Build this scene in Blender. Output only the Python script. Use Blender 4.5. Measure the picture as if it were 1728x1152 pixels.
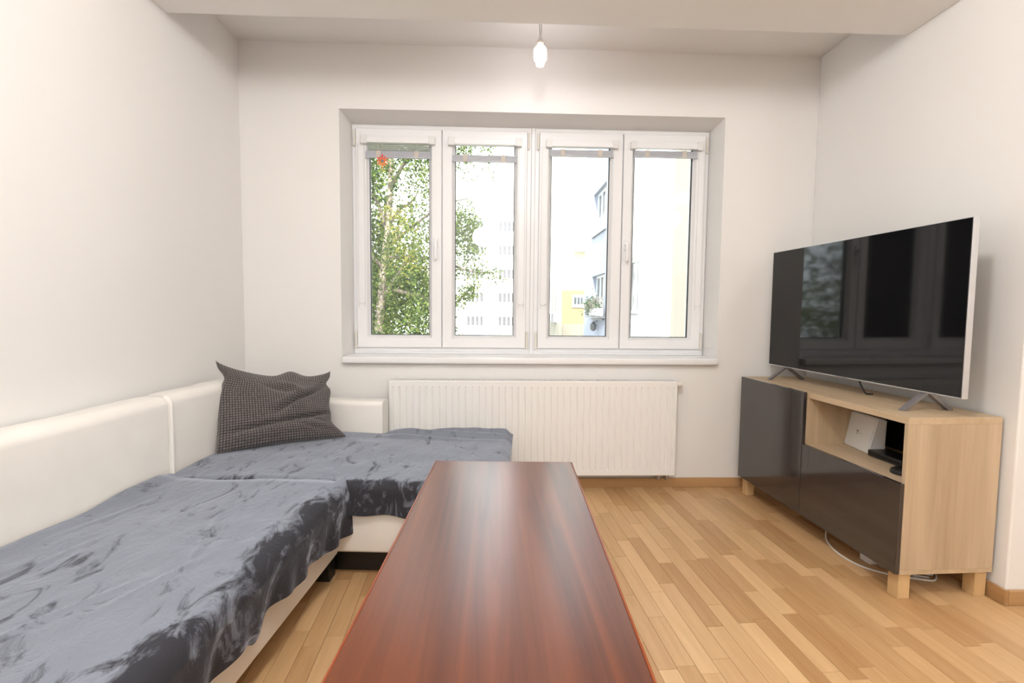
import bpy, bmesh, math, random
from mathutils import Vector, Matrix
random.seed(7)
C = bpy.context.scene
COL = C.collection
for o in list(bpy.data.objects): bpy.data.objects.remove(o)

# ------------------------------------------------------------------ camera, sky, sun, lamp, fill lights, exposure
F, CD, CH, PITCH, YAW, ROLL = 836.02, 3.1689, 1.159, 0.0647, 0.0367, 0.0095
def cam_axes():
    cy, sy, cp, sp = math.cos(YAW), math.sin(YAW), math.cos(PITCH), math.sin(PITCH)
    f = Vector((sy*cp, cy*cp, -sp)); r = Vector((cy, -sy, 0)); u = r.cross(f)
    c, s = math.cos(ROLL), math.sin(ROLL)
    return c*r + s*u, -s*r + c*u, f
CR, CU, CF = cam_axes()
cam = bpy.data.cameras.new('camera'); cam.sensor_width = 36; cam.lens = F/1728*36
cam.clip_start = .02; cam.clip_end = 500
camo = bpy.data.objects.new('camera', cam); COL.objects.link(camo)
camo.matrix_world = Matrix(((CR.x, CU.x, -CF.x, 0), (CR.y, CU.y, -CF.y, -CD), (CR.z, CU.z, -CF.z, CH), (0, 0, 0, 1)))
C.camera = camo
CAM = Vector((0, -CD, CH))
def project(p):
    d = Vector(p) - CAM; z = d.dot(CF)
    return (864 + F*d.dot(CR)/z, 576 - F*d.dot(CU)/z, z)
def ray(px, py): return CF + CR*((px-864)/F) - CU*((py-576)/F)
def on_y(px, py, y):
    d = ray(px, py); return CAM + d*((y-CAM.y)/d.y)

world = bpy.data.worlds.new('sky'); C.world = world; world.use_nodes = True
bg = world.node_tree.nodes['Background']
bg.inputs[0].default_value = (.86, .93, 1.0, 1); bg.inputs[1].default_value = 4.0

sun = bpy.data.lights.new('sun', 'SUN'); sun.energy = 7; sun.angle = .01; sun.color = (1, .95, .86)
so = bpy.data.objects.new('sun', sun); COL.objects.link(so)
so.rotation_euler = Vector((.14, .78, -.62)).to_track_quat('-Z', 'Y').to_euler()

def lamp(name, loc, w, r, col=(1, .985, .965)):
    l = bpy.data.lights.new(name, 'POINT'); l.energy = w; l.shadow_soft_size = r; l.color = col
    o = bpy.data.objects.new(name, l); COL.objects.link(o); o.location = loc; return o
lamp('ceiling_lamp', (.1, -2.45, 2.60), 46, .12)          # the lamp of the room behind the camera
lamp('hall_fill', (2.6, -3.6, 2.5), 20, .12)  # unseen fill light, added because the hidden area needed brightening
lamp('rear_fill', (-.2, -4.3, 2.3), 32, .15)  # another unseen fill light, added behind the camera to brighten the room

vs = C.view_settings; vs.view_transform = 'Standard'; vs.look = 'None'; vs.exposure = .39; vs.gamma = 1
try: vs.use_curve_mapping = False
except Exception: pass

# ------------------------------------------------------------------ helpers
def link(name, me, m, parent=None):
    if parent:
        par = parent; off = Vector(par.location)
        while par.parent: par = par.parent; off += par.location
        me.transform(Matrix.Translation(-off))
    o = bpy.data.objects.new(name, me); COL.objects.link(o)
    if m is not None and not me.materials: me.materials.append(m)
    if parent: o.parent = parent
    return o
def obj(name, bm, m, parent=None, smooth=None):
    me = bpy.data.meshes.new(name); bm.normal_update(); bm.to_mesh(me); bm.free()
    if smooth is not None:
        for p in me.polygons: p.use_smooth = True
        try: me.set_sharp_from_angle(angle=math.radians(smooth))
        except Exception: pass
    return link(name, me, m, parent)
def struct(name, bm, m, parent=None, smooth=None):
    o = obj(name, bm, m, parent, smooth)
    if not parent: o['kind'] = 'structure'
    return o
def tag(o, label, cat, group=None, kind=None):
    o['label'] = label; o['category'] = cat
    if group: o['group'] = group
    if kind: o['kind'] = kind
    return o
def empty(name, loc=(0, 0, 0)):
    o = bpy.data.objects.new(name, None); COL.objects.link(o); o.location = loc; o.empty_display_size = .05; return o
def thing(name, label, cat, loc=(0, 0, 0), group=None): return tag(empty(name, loc), label, cat, group)
B = bmesh.new
IDENT = lambda x, y, z: Vector((x, y, z))
def box(bm, x0, x1, y0, y1, z0, z1, bev=0, seg=2, fn=IDENT):
    vs_ = [bm.verts.new((x, y, z)) for x in (x0, x1) for y in (y0, y1) for z in (z0, z1)]
    fs = [bm.faces.new([vs_[i] for i in q]) for q in ((0, 1, 3, 2), (4, 6, 7, 5), (0, 4, 5, 1), (2, 3, 7, 6), (0, 2, 6, 4), (1, 5, 7, 3))]
    allv = list(vs_)
    if bev:
        es = list({e for f in fs for e in f.edges})
        r = bmesh.ops.bevel(bm, geom=es, offset=bev, segments=seg, affect='EDGES', profile=.5)
        allv = list({v for v in r['verts']} | {v for v in vs_ if v.is_valid})
    for v in allv:
        if v.is_valid: v.co = fn(*v.co)
    return bm
def bx(*a, **k): return box(B(), *a, **k)
def lathe(bm, prof, cx, cy, n=16, fn=None):
    rings = []
    for r, z in prof:
        ring = []
        for i in range(n):
            a = 2*math.pi*i/n; p = Vector((cx+r*math.cos(a), cy+r*math.sin(a), z))
            ring.append(bm.verts.new(fn(p) if fn else p))
        rings.append(ring)
    for a, b in zip(rings, rings[1:]):
        for i in range(n): bm.faces.new((a[i], a[(i+1) % n], b[(i+1) % n], b[i]))
    bm.faces.new(rings[0][::-1]); bm.faces.new(rings[-1])
    return bm
def tube(bm, pts, rad, n=8):
    pts = [Vector(p) for p in pts]; rad = rad if isinstance(rad, (list, tuple)) else [rad]*len(pts)
    rings = []
    for i, p in enumerate(pts):
        d = (pts[min(i+1, len(pts)-1)] - pts[max(i-1, 0)]).normalized()
        a = d.cross(Vector((0, 0, 1)) if abs(d.z) < .9 else Vector((1, 0, 0))).normalized(); b = d.cross(a)
        rings.append([bm.verts.new(p + (a*math.cos(t)+b*math.sin(t))*rad[i]) for t in (2*math.pi*k/n for k in range(n))])
    for a, b in zip(rings, rings[1:]):
        for k in range(n): bm.faces.new((a[k], b[k], b[(k+1) % n], a[(k+1) % n]))
    bm.faces.new(rings[0]); bm.faces.new(rings[-1][::-1])
    return bm
def smooth_path(pts, n=8):
    P = [Vector(p) for p in pts]; out = []
    for i in range(len(P)-1):
        p0, p1, p2, p3 = P[max(i-1, 0)], P[i], P[i+1], P[min(i+2, len(P)-1)]
        for k in range(n):
            t = k/n
            out.append(.5*((2*p1)+(p2-p0)*t+(2*p0-5*p1+4*p2-p3)*t*t+(3*p1-p0-3*p2+p3)*t**3))
    out.append(P[-1]); return out
def grid(bm, nu, nv, fn):
    V = [[bm.verts.new(fn(i/nu, j/nv)) for j in range(nv+1)] for i in range(nu+1)]
    for i in range(nu):
        for j in range(nv): bm.faces.new((V[i][j], V[i+1][j], V[i+1][j+1], V[i][j+1]))
    return V
def ring_frame(bm, x0, x1, z0, z1, prof):
    """mitred frame: prof = closed loop of (inset, y)"""
    cor = [(x0, z0, 1, 1), (x1, z0, -1, 1), (x1, z1, -1, -1), (x0, z1, 1, -1)]
    L = [[bm.verts.new((cx+sx*i, y, cz+sz*i)) for i, y in prof] for cx, cz, sx, sz in cor]
    n = len(prof)
    for c in range(4):
        a, b = L[c], L[(c+1) % 4]
        for k in range(n): bm.faces.new((a[k], b[k], b[(k+1) % n], a[(k+1) % n]))
    bmesh.ops.recalc_face_normals(bm, faces=bm.faces)
    return bm
def hashn(x, y, s=0):
    v = math.sin(x*127.1+y*311.7+s*74.7)*43758.5453; return v-math.floor(v)
def vnoise(x, y, s=0):
    ix, iy = math.floor(x), math.floor(y); fx, fy = x-ix, y-iy
    fx = fx*fx*(3-2*fx); fy = fy*fy*(3-2*fy)
    a, b, c, d = hashn(ix, iy, s), hashn(ix+1, iy, s), hashn(ix, iy+1, s), hashn(ix+1, iy+1, s)
    return (a+(b-a)*fx)*(1-fy)+(c+(d-c)*fx)*fy-.5
def sstep(a, b, x):
    t = max(0, min(1, (x-a)/(b-a))); return t*t*(3-2*t)

# ------------------------------------------------------------------ materials
def mat(name, col, rough=.5, metal=0, bump=0, bscale=200, var=0, vscale=3, **kw):
    m = bpy.data.materials.new(name); m.use_nodes = True; nt = m.node_tree; p = nt.nodes['Principled BSDF']
    p.inputs['Base Color'].default_value = (*col, 1); p.inputs['Roughness'].default_value = rough; p.inputs['Metallic'].default_value = metal
    for k, v in kw.items():
        p.inputs[k.replace('_', ' ')].default_value = v
    tc = nt.nodes.new('ShaderNodeTexCoord')
    if var:
        n = nt.nodes.new('ShaderNodeTexNoise'); n.inputs['Scale'].default_value = vscale; n.inputs['Detail'].default_value = 4
        nt.links.new(tc.outputs['Object'], n.inputs['Vector'])
        r = nt.nodes.new('ShaderNodeValToRGB'); e = r.color_ramp.elements
        e[0].position = .3; e[1].position = .7
        e[0].color = (*[c*(1-var) for c in col], 1); e[1].color = (*[min(1, c*(1+var)) for c in col], 1)
        nt.links.new(n.outputs['Fac'], r.inputs['Fac']); nt.links.new(r.outputs['Color'], p.inputs['Base Color'])
    if bump:
        n = nt.nodes.new('ShaderNodeTexNoise'); n.inputs['Scale'].default_value = bscale; n.inputs['Detail'].default_value = 3
        nt.links.new(tc.outputs['Object'], n.inputs['Vector'])
        b = nt.nodes.new('ShaderNodeBump'); b.inputs['Strength'].default_value = bump; b.inputs['Distance'].default_value = .002
        nt.links.new(n.outputs['Fac'], b.inputs['Height']); nt.links.new(b.outputs['Normal'], p.inputs['Normal'])
    return m

def wood(name, dark, light, rough, axis, stretch=14, scale=9, island=None, coat=0, bands=0, spread=.5, bandscale=7, bump=.06, lohi=(.3, .7), spec=.5):
    """grain running along axis (0,1,2); island: 'object' or 'island' tints each piece by its own random number"""
    m = bpy.data.materials.new(name); m.use_nodes = True; nt = m.node_tree; p = nt.nodes['Principled BSDF']; N = nt.nodes.new; K = nt.links.new
    p.inputs['Roughness'].default_value = rough; p.inputs['Coat Weight'].default_value = coat; p.inputs['Coat Roughness'].default_value = .12
    tc = N('ShaderNodeTexCoord'); mp = N('ShaderNodeMapping')
    s = [scale*stretch]*3; s[axis] = scale
    mp.inputs['Scale'].default_value = [v/10 for v in s]
    K(tc.outputs['Object'], mp.inputs['Vector'])
    vec = mp.outputs['Vector']; rnd = None
    if island:
        if island == 'object': rn = N('ShaderNodeObjectInfo'); rnd = rn.outputs['Random']
        else: rn = N('ShaderNodeNewGeometry'); rnd = rn.outputs['Random Per Island']
        mul = N('ShaderNodeMath'); mul.operation = 'MULTIPLY'; mul.inputs[1].default_value = 137.; K(rnd, mul.inputs[0])
        add = N('ShaderNodeVectorMath'); add.operation = 'ADD'; K(vec, add.inputs[0])
        cx = N('ShaderNodeCombineXYZ')
        for k in range(3): K(mul.outputs[0], cx.inputs[k])
        K(cx.outputs[0], add.inputs[1]); vec = add.outputs[0]
    n1 = N('ShaderNodeTexNoise'); n1.inputs['Scale'].default_value = 1.0; n1.inputs['Detail'].default_value = 6; n1.inputs['Distortion'].default_value = .9
    n1.inputs['Roughness'].default_value = .62
    K(vec, n1.inputs['Vector'])
    fac = n1.outputs['Fac']
    if bands:
        mb = N('ShaderNodeMapping'); sb = [bandscale]*3; sb[axis] = bandscale*.08; mb.inputs['Scale'].default_value = sb
        K(tc.outputs['Object'], mb.inputs['Vector'])
        nb = N('ShaderNodeTexNoise'); nb.inputs['Scale'].default_value = 1; nb.inputs['Detail'].default_value = 1.5; nb.inputs['Distortion'].default_value = .6
        K(mb.outputs['Vector'], nb.inputs['Vector'])
        mx = N('ShaderNodeMix'); mx.data_type = 'FLOAT'; mx.inputs['Factor'].default_value = bands
        K(fac, mx.inputs['A']); K(nb.outputs['Fac'], mx.inputs['B']); fac = mx.outputs['Result']
    if rnd is not None:
        mx = N('ShaderNodeMix'); mx.data_type = 'FLOAT'; mx.inputs['Factor'].default_value = spread
        K(fac, mx.inputs['A']); K(rnd, mx.inputs['B']); fac = mx.outputs['Result']
    r = N('ShaderNodeValToRGB'); e = r.color_ramp.elements
    lo, hi = (.12, .85) if island else lohi; p.inputs['Specular IOR Level'].default_value = spec
    e[0].position = lo; e[1].position = hi; e[0].color = (*dark, 1); e[1].color = (*light, 1)
    K(fac, r.inputs['Fac']); K(r.outputs['Color'], p.inputs['Base Color'])
    b = N('ShaderNodeBump'); b.inputs['Strength'].default_value = bump; b.inputs['Distance'].default_value = .002
    if bump: K(n1.outputs['Fac'], b.inputs['Height']); K(b.outputs['Normal'], p.inputs['Normal'])
    return m

M = {}
M['wall'] = mat('wall_paint', (.87, .855, .835), .85, bump=.10, bscale=160)
M['ceil'] = mat('ceiling_paint', (.87, .855, .835), .9, bump=.08, bscale=150)
M['pvc'] = mat('white_pvc', (.90, .905, .92), .28, bump=.02, bscale=60)
M['sill'] = mat('white_sill', (.91, .91, .915), .25, bump=.02, bscale=40)
M['gasket'] = mat('rubber_gasket', (.05, .055, .06), .6, bump=.05)
M['hinge'] = mat('hinge_plastic', (.82, .78, .70), .35, bump=.02)
M['radiator'] = mat('radiator_enamel', (.88, .87, .85), .3, bump=.03, bscale=90)
M['radgrey'] = mat('radiator_inside', (.42, .42, .41), .6, bump=.05)
M['cream'] = mat('cream_leather', (.88, .85, .80), .5, bump=.14, bscale=420, var=.03, vscale=6)
M['seam'] = mat('cream_piping', (.90, .87, .83), .5, bump=.1, bscale=420)
M['black'] = mat('black_plastic', (.012, .012, .013), .35, bump=.03)
M['blackwood'] = mat('black_leg_paint', (.012, .011, .011), .4, bump=.05)
M['doors'] = mat('dark_gloss_lacquer', (.036, .030, .030), .12, bump=.012, bscale=30, Coat_Weight=.6, Coat_Roughness=.05)
M['screen'] = mat('tv_screen_glass', (.006, .006, .007), .05, bump=.003, bscale=20, Specular_IOR_Level=.42)
M['silver'] = mat('brushed_silver', (.66, .67, .69), .35, .85, bump=.04, bscale=300)
M['tvback'] = mat('tv_back_plastic', (.03, .03, .032), .5, bump=.05)
M['foot'] = mat('tv_foot_metal', (.30, .29, .31), .38, .8, bump=.04, bscale=300)
M['white'] = mat('white_plastic', (.80, .80, .79), .35, bump=.02)
M['grey'] = mat('grey_print', (.22, .20, .21), .5, bump=.02)
M['rail'] = mat('blind_grey_slats', (.55, .57, .62), .45, bump=.08, bscale=80)
M['clip'] = mat('blind_clip', (.58, .53, .47), .5, bump=.02)
M['slat'] = mat('blind_slat_pale', (.62, .66, .60), .5, bump=.02)
M['cord'] = mat('white_cord', (.78, .77, .75), .6, bump=.1)
M['wire'] = mat('lamp_wire', (.12, .12, .12), .5, bump=.05)
M['socket'] = mat('lamp_socket', (.62, .58, .52), .5, bump=.05)
M['brass'] = mat('bulb_collar', (.66, .55, .40), .4, bump=.02)
M['baseboard'] = wood('baseboard_oak', (.40, .225, .095), (.58, .35, .165), .4, 0, bands=.3)
M['baseboard_y'] = wood('baseboard_oak_side', (.40, .225, .095), (.58, .35, .165), .4, 1, bands=.3)
M['plank'] = wood('oak_parquet', (.425, .225, .09), (.76, .505, .265), .36, 1, stretch=13, scale=26, island='object', spread=.50)
M['plankfar'] = wood('oak_parquet_rest', (.425, .225, .09), (.76, .505, .265), .36, 1, stretch=13, scale=26, island='island', spread=.50)
M['sub'] = mat('subfloor', (.16, .09, .04), .8, bump=.1)
M['oak_v'] = wood('bench_oak_upright', (.40, .29, .175), (.64, .495, .335), .5, 2, stretch=22, scale=16, bands=.6, bandscale=9)
M['oak_h'] = wood('bench_oak_flat', (.46, .335, .20), (.64, .49, .33), .5, 1, stretch=22, scale=16, bands=.4, bandscale=9)
M['leg_oak'] = wood('bench_leg_birch', (.60, .39, .185), (.72, .50, .26), .5, 2, stretch=10, scale=14)
M['table'] = wood('mahogany_veneer', (.048, .0098, .0034), (.19, .048, .0125), .28, 1, stretch=26, scale=8, bands=.5, bandscale=7, bump=0, lohi=(.34, .66), spec=.6)
M['table_edge'] = wood('mahogany_edge', (.20, .045, .014), (.36, .085, .024), .28, 1, stretch=20, scale=9)

def velvet(name, ofs):
    m = bpy.data.materials.new(name); m.use_nodes = True; nt = m.node_tree; p = nt.nodes['Principled BSDF']; N = nt.nodes.new; K = nt.links.new
    tc = N('ShaderNodeTexCoord')
    mp = N('ShaderNodeMapping'); mp.inputs['Location'].default_value = (ofs, ofs*.7, 0); mp.inputs['Rotation'].default_value = (0, 0, .5); mp.inputs['Scale'].default_value = (8.5, 4.2, 5.0)
    K(tc.outputs['Object'], mp.inputs['Vector'])
    n = N('ShaderNodeTexNoise'); n.inputs['Scale'].default_value = 1.5; n.inputs['Detail'].default_value = 7; n.inputs['Roughness'].default_value = .68; n.inputs['Distortion'].default_value = 1.2
    K(mp.outputs['Vector'], n.inputs['Vector'])
    at = N('ShaderNodeAttribute'); at.attribute_name = 'nap_shade'
    sb = N('ShaderNodeMath'); sb.operation = 'MULTIPLY_ADD'; sb.inputs[1].default_value = -.235; K(at.outputs['Fac'], sb.inputs[0]); K(n.outputs['Fac'], sb.inputs[2])  # darkens the hanging side: pile nap plus its shade put into the colour
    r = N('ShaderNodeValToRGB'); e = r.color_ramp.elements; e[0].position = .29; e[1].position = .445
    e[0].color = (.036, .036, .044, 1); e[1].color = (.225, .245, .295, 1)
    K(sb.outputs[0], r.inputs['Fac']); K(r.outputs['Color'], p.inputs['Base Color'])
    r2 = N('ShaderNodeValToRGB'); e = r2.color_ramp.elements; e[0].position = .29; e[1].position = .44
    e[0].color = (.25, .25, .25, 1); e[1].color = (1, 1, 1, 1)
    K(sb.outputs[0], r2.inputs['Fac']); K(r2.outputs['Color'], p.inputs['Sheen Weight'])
    p.inputs['Sheen Roughness'].default_value = .32; p.inputs['Sheen Tint'].default_value = (.80, .86, 1, 1)
    p.inputs['Roughness'].default_value = .75; p.inputs['Specular IOR Level'].default_value = .2
    n2 = N('ShaderNodeTexNoise'); n2.inputs['Scale'].default_value = 500; K(tc.outputs['Object'], n2.inputs['Vector'])
    b = N('ShaderNodeBump'); b.inputs['Strength'].default_value = .25; b.inputs['Distance'].default_value = .002
    K(n2.outputs['Fac'], b.inputs['Height'])
    b2 = N('ShaderNodeBump'); b2.inputs['Strength'].default_value = .35; b2.inputs['Distance'].default_value = .02
    K(n.outputs['Fac'], b2.inputs['Height']); K(b.outputs['Normal'], b2.inputs['Normal']); K(b2.outputs['Normal'], p.inputs['Normal'])
    return m
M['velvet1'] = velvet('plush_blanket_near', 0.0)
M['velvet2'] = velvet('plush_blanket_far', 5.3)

def corduroy():
    m = bpy.data.materials.new('waffle_corduroy'); m.use_nodes = True; nt = m.node_tree; p = nt.nodes['Principled BSDF']; N = nt.nodes.new; K = nt.links.new
    uv = N('ShaderNodeUVMap'); uv.uv_map = 'UVMap'
    sx = N('ShaderNodeSeparateXYZ'); K(uv.outputs[0], sx.inputs[0])
    def bars(out, f):
        a = N('ShaderNodeMath'); a.operation = 'MULTIPLY'; a.inputs[1].default_value = f*2*math.pi; K(out, a.inputs[0])
        s = N('ShaderNodeMath'); s.operation = 'SINE'; K(a.outputs[0], s.inputs[0])
        q = N('ShaderNodeMapRange'); q.inputs['From Min'].default_value = -1; q.inputs['From Max'].default_value = -.1; K(s.outputs[0], q.inputs['Value']); return q.outputs['Result']
    a, b = bars(sx.outputs[0], 46), bars(sx.outputs[1], 36)
    mu = N('ShaderNodeMath'); mu.operation = 'MULTIPLY'; K(a, mu.inputs[0]); K(b, mu.inputs[1])
    n = N('ShaderNodeTexNoise'); n.inputs['Scale'].default_value = 40; n.inputs['Detail'].default_value = 4; K(uv.outputs[0], n.inputs['Vector'])
    r = N('ShaderNodeValToRGB'); e = r.color_ramp.elements; e[0].position = .3; e[1].position = .7; e[0].color = (.125, .106, .100, 1); e[1].color = (.235, .205, .196, 1)
    K(n.outputs['Fac'], r.inputs['Fac'])
    mx = N('ShaderNodeMix'); mx.data_type = 'RGBA'; mx.inputs['A'].default_value = (.028, .025, .027, 1); K(mu.outputs[0], mx.inputs['Factor']); K(r.outputs['Color'], mx.inputs['B'])
    K(mx.outputs['Result'], p.inputs['Base Color']); p.inputs['Roughness'].default_value = .85; p.inputs['Sheen Weight'].default_value = .25
    bp = N('ShaderNodeBump'); bp.inputs['Strength'].default_value = .7; bp.inputs['Distance'].default_value = .004; K(mu.outputs[0], bp.inputs['Height']); K(bp.outputs['Normal'], p.inputs['Normal'])
    return m
M['corduroy'] = corduroy()

def glass_mat():
    m = bpy.data.materials.new('window_glass'); m.use_nodes = True; nt = m.node_tree; nt.nodes.remove(nt.nodes['Principled BSDF']); N = nt.nodes.new; K = nt.links.new
    t = N('ShaderNodeBsdfTransparent'); t.inputs[0].default_value = (.97, .985, .98, 1); g = N('ShaderNodeBsdfGlossy'); g.inputs['Roughness'].default_value = .0
    fr = N('ShaderNodeFresnel'); fr.inputs['IOR'].default_value = 1.45
    mx = N('ShaderNodeMixShader'); K(fr.outputs[0], mx.inputs[0]); K(t.outputs[0], mx.inputs[1]); K(g.outputs[0], mx.inputs[2])
    K(mx.outputs[0], nt.nodes['Material Output'].inputs['Surface']); return m
M['glass'] = glass_mat()
def emit(name, col, s):
    m = bpy.data.materials.new(name); m.use_nodes = True; p = m.node_tree.nodes['Principled BSDF']
    p.inputs['Base Color'].default_value = (.9, .9, .9, 1); p.inputs['Emission Color'].default_value = (*col, 1); p.inputs['Emission Strength'].default_value = s; return m
M['led'] = emit('led_glow', (1, .94, .98), 18)

def leafmat(name, a, b, trans=.45):
    m = bpy.data.materials.new(name); m.use_nodes = True; nt = m.node_tree; nt.nodes.remove(nt.nodes['Principled BSDF']); N = nt.nodes.new; K = nt.links.new
    ge = N('ShaderNodeNewGeometry'); r = N('ShaderNodeValToRGB'); e = r.color_ramp.elements; e[0].color = (*a, 1); e[1].color = (*b, 1)
    e[0].position = .1; e[1].position = .95
    K(ge.outputs['Random Per Island'], r.inputs['Fac'])
    d = N('ShaderNodeBsdfDiffuse'); t = N('ShaderNodeBsdfTranslucent'); K(r.outputs['Color'], d.inputs[0]); K(r.outputs['Color'], t.inputs[0])
    mx = N('ShaderNodeMixShader'); mx.inputs[0].default_value = trans; K(d.outputs[0], mx.inputs[1]); K(t.outputs[0], mx.inputs[2])
    K(mx.outputs[0], nt.nodes['Material Output'].inputs['Surface']); return m

# ------------------------------------------------------------------ room shell
XL, XR, ZC, YC = -1.5645, 2.0527, 2.7701, -1.3297
BY, BZ = -.6719, 2.5419
YB, XH = -4.9, 3.4
T = .12
# window wall with its splayed opening
WL, WR, WT, WS = -.9624, 1.4553, 2.3817, .826
DL, DR, DT, DS = -.945, 1.450, 2.366, .826
FY = .21
def window_wall():
    bm = B(); X0, X1, Z0, Z1, YE = XL-T, XH+T, -.12, ZC+T, .36
    def lp(x0, x1, z0, z1, y): return [bm.verts.new(c) for c in ((x0, y, z0), (x1, y, z0), (x1, y, z1), (x0, y, z1))]
    o0, i0, i1, i2, o2 = lp(X0, X1, Z0, Z1, 0), lp(WL, WR, WS, WT, 0), lp(DL, DR, DS, DT, FY), lp(DL, DR, DS, DT, YE), lp(X0, X1, Z0, Z1, YE)
    for a, b in ((o0, i0), (i0, i1), (i1, i2), (i2, o2), (o2, o0)):
        for k in range(4): bm.faces.new((a[k], a[(k+1) % 4], b[(k+1) % 4], b[k]))
    bmesh.ops.recalc_face_normals(bm, faces=bm.faces)
    return bm
struct('wall_back', window_wall(), M['wall'])
struct('wall_left', bx(XL-T, XL, YB, 0, -.12, ZC+T), M['wall'])
struct('wall_right', bx(XR, XH, YC, 0, -.12, ZC, bev=.006), M['wall'])
struct('wall_hall', bx(XH, XH+T, YB, 0, -.12, ZC+T), M['wall'])
struct('wall_front', bx(XL-T, XH+T, YB-T, YB, -.12, ZC+T), M['wall'])
struct('ceiling', bx(XL, XH, YB, 0, ZC, ZC+T), M['ceil'])
struct('trim_1', bx(XL, XR, BY-.36, BY, BZ, ZC, bev=.004), M['ceil'])     # the beam across the ceiling
# windowsill board
bm = B(); box(bm, DL-.004, DR+.001, -.002, FY+.03, .822, .852)
box(bm, WL+.010, WR-.008, -.045, 0.0, .811, .852, bev=.010, seg=3)
struct('trim_2', bm, M['sill'], smooth=40)
# baseboards
struct('baseboard_back', bx(XL, XR-.014, -.014, 0, 0, .062, bev=.003), M['baseboard'])
struct('baseboard_right', bx(XR-.014, XR, YC-.014, -.014, 0, .062, bev=.003), M['baseboard_y'])
struct('baseboard_hall', bx(XR+.0005, XH, YC-.014, YC, 0, .062, bev=.003), M['baseboard'])
struct('baseboard_left', bx(XL, XL+.014, YB, -.014, 0, .062, bev=.003), M['baseboard_y'])

# floor: subfloor slab and every strip of the parquet
floor = struct('floor', bx(XL-T, XH+T, YB, 0, -.12, -.0105), M['sub'])
PA = -.050
pu = Vector((math.sin(PA), math.cos(PA), 0)); pv = Vector((math.cos(PA), -math.sin(PA), 0))
def clip(poly, n, d):      # keep n.p <= d
    out = []
    for i, p in enumerate(poly):
        q = poly[(i+1) % len(poly)]; a, b = p.dot(n)-d, q.dot(n)-d
        if a <= 0: out.append(p)
        if a*b < 0: out.append(p+(q-p)*(a/(a-b)))
    return out
def inside(px, py, poly):
    r = False
    for i, (x0, y0) in enumerate(poly):
        x1, y1 = poly[(i+1) % len(poly)]
        if (y0 > py) != (y1 > py) and px < (x1-x0)*(py-y0)/(y1-y0)+x0: r = not r
    return r
HIDE = [[(735, 778), (965, 778), (1110, 1152), (1130, 1400), (400, 1400), (540, 1152)], [(-400, 700), (660, 820), (655, 929), (573, 929), (400, 1152), (200, 1400), (-600, 1400)]]
planks = []
rp = random.Random(3); SW = .0655
v = -2.1
while v < 3.9:
    u = -5.2 - rp.random()*.5
    while u < .35:
        L = rp.choice((.26, .34, .42, .46, .46, .46))
        q = [pu*(u+.0005)+pv*(v+.0005), pu*(u+.0005)+pv*(v+SW-.0005), pu*(u+L-.0005)+pv*(v+SW-.0005), pu*(u+L-.0005)+pv*(v+.0005)]
        u += L
        for n, d in ((Vector((0, 1, 0)), -.001), (Vector((0, -1, 0)), 4.899), (Vector((-1, 0, 0)), -XL-.001), (Vector((1, 0, 0)), XH-.001)):
            if len(q) > 2: q = clip(q, n, d)
        parts = [q]
        if len(q) > 2 and any(p.x > XR-.001 for p in q) and any(p.y > YC for p in q):      # run up to the wall block
            up = clip(q, Vector((0, -1, 0)), -YC); dn = clip(q, Vector((0, 1, 0)), YC-.001)
            parts = [dn, clip(up, Vector((1, 0, 0)), XR-.001) if len(up) > 2 else []]
        for q in parts:
            if len(q) < 3: continue
            ar = abs(sum(q[i].x*q[(i+1) % len(q)].y-q[(i+1) % len(q)].x*q[i].y for i in range(len(q))))/2
            if ar < 2e-4: continue
            c = sum(q, Vector())/len(q); vis = 0
            pr = [project(p) for p in q if (p-CAM).dot(CF) > .1]
            if len(pr) == len(q):
                A = abs(sum(pr[i][0]*pr[(i+1) % len(pr)][1]-pr[(i+1) % len(pr)][0]*pr[i][1] for i in range(len(pr))))/2
                smp = [project(q[0].lerp(q[2 % len(q)], t)) for t in (.1, .3, .5, .7, .9)]
                k = sum(1 for s in smp if 0 < s[0] < 1728 and 0 < s[1] < 1152 and not any(inside(s[0], s[1], h) for h in HIDE))
                vis = A*k
            planks.append((vis, q, c))
    v += SW
planks.sort(key=lambda t: -t[0])
def prism(bm, q, c):
    b = [bm.verts.new((p.x, p.y, -.010)) for p in q]; t0 = [bm.verts.new((p.x, p.y, -.0006)) for p in q]
    t1 = [bm.verts.new((p.x+(c.x-p.x)*.008, p.y+(c.y-p.y)*.008, 0)) for p in q]
    n = len(q)
    for a, d in ((b, t0), (t0, t1)):
        for k in range(n): bm.faces.new((a[k], a[(k+1) % n], d[(k+1) % n], d[k]))
    bm.faces.new(t1); bm.faces.new(b[::-1])
    bmesh.ops.recalc_face_normals(bm, faces=bm.faces)
RB = Matrix.Rotation(-PA, 4, 'Z')
nvis = 0
for vis, q, c in planks[:296]:
    if vis <= 0: break
    bm = B(); prism(bm, q, c); nvis += 1
    me = bpy.data.meshes.new('plank'); bm.to_mesh(me); bm.free()
    me.transform(Matrix.Translation(-c)); me.transform(RB.inverted())
    o = bpy.data.objects.new('plank', me); COL.objects.link(o); me.materials.append(M['plank'])
    o.location = c; o.rotation_euler = (0, 0, -PA); o.parent = floor
bm = B()
for vis, q, c in planks[nvis:]: prism(bm, q, c)
o = obj('plank', bm, M['plankfar'], floor); o['kind'] = 'stuff'

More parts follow.
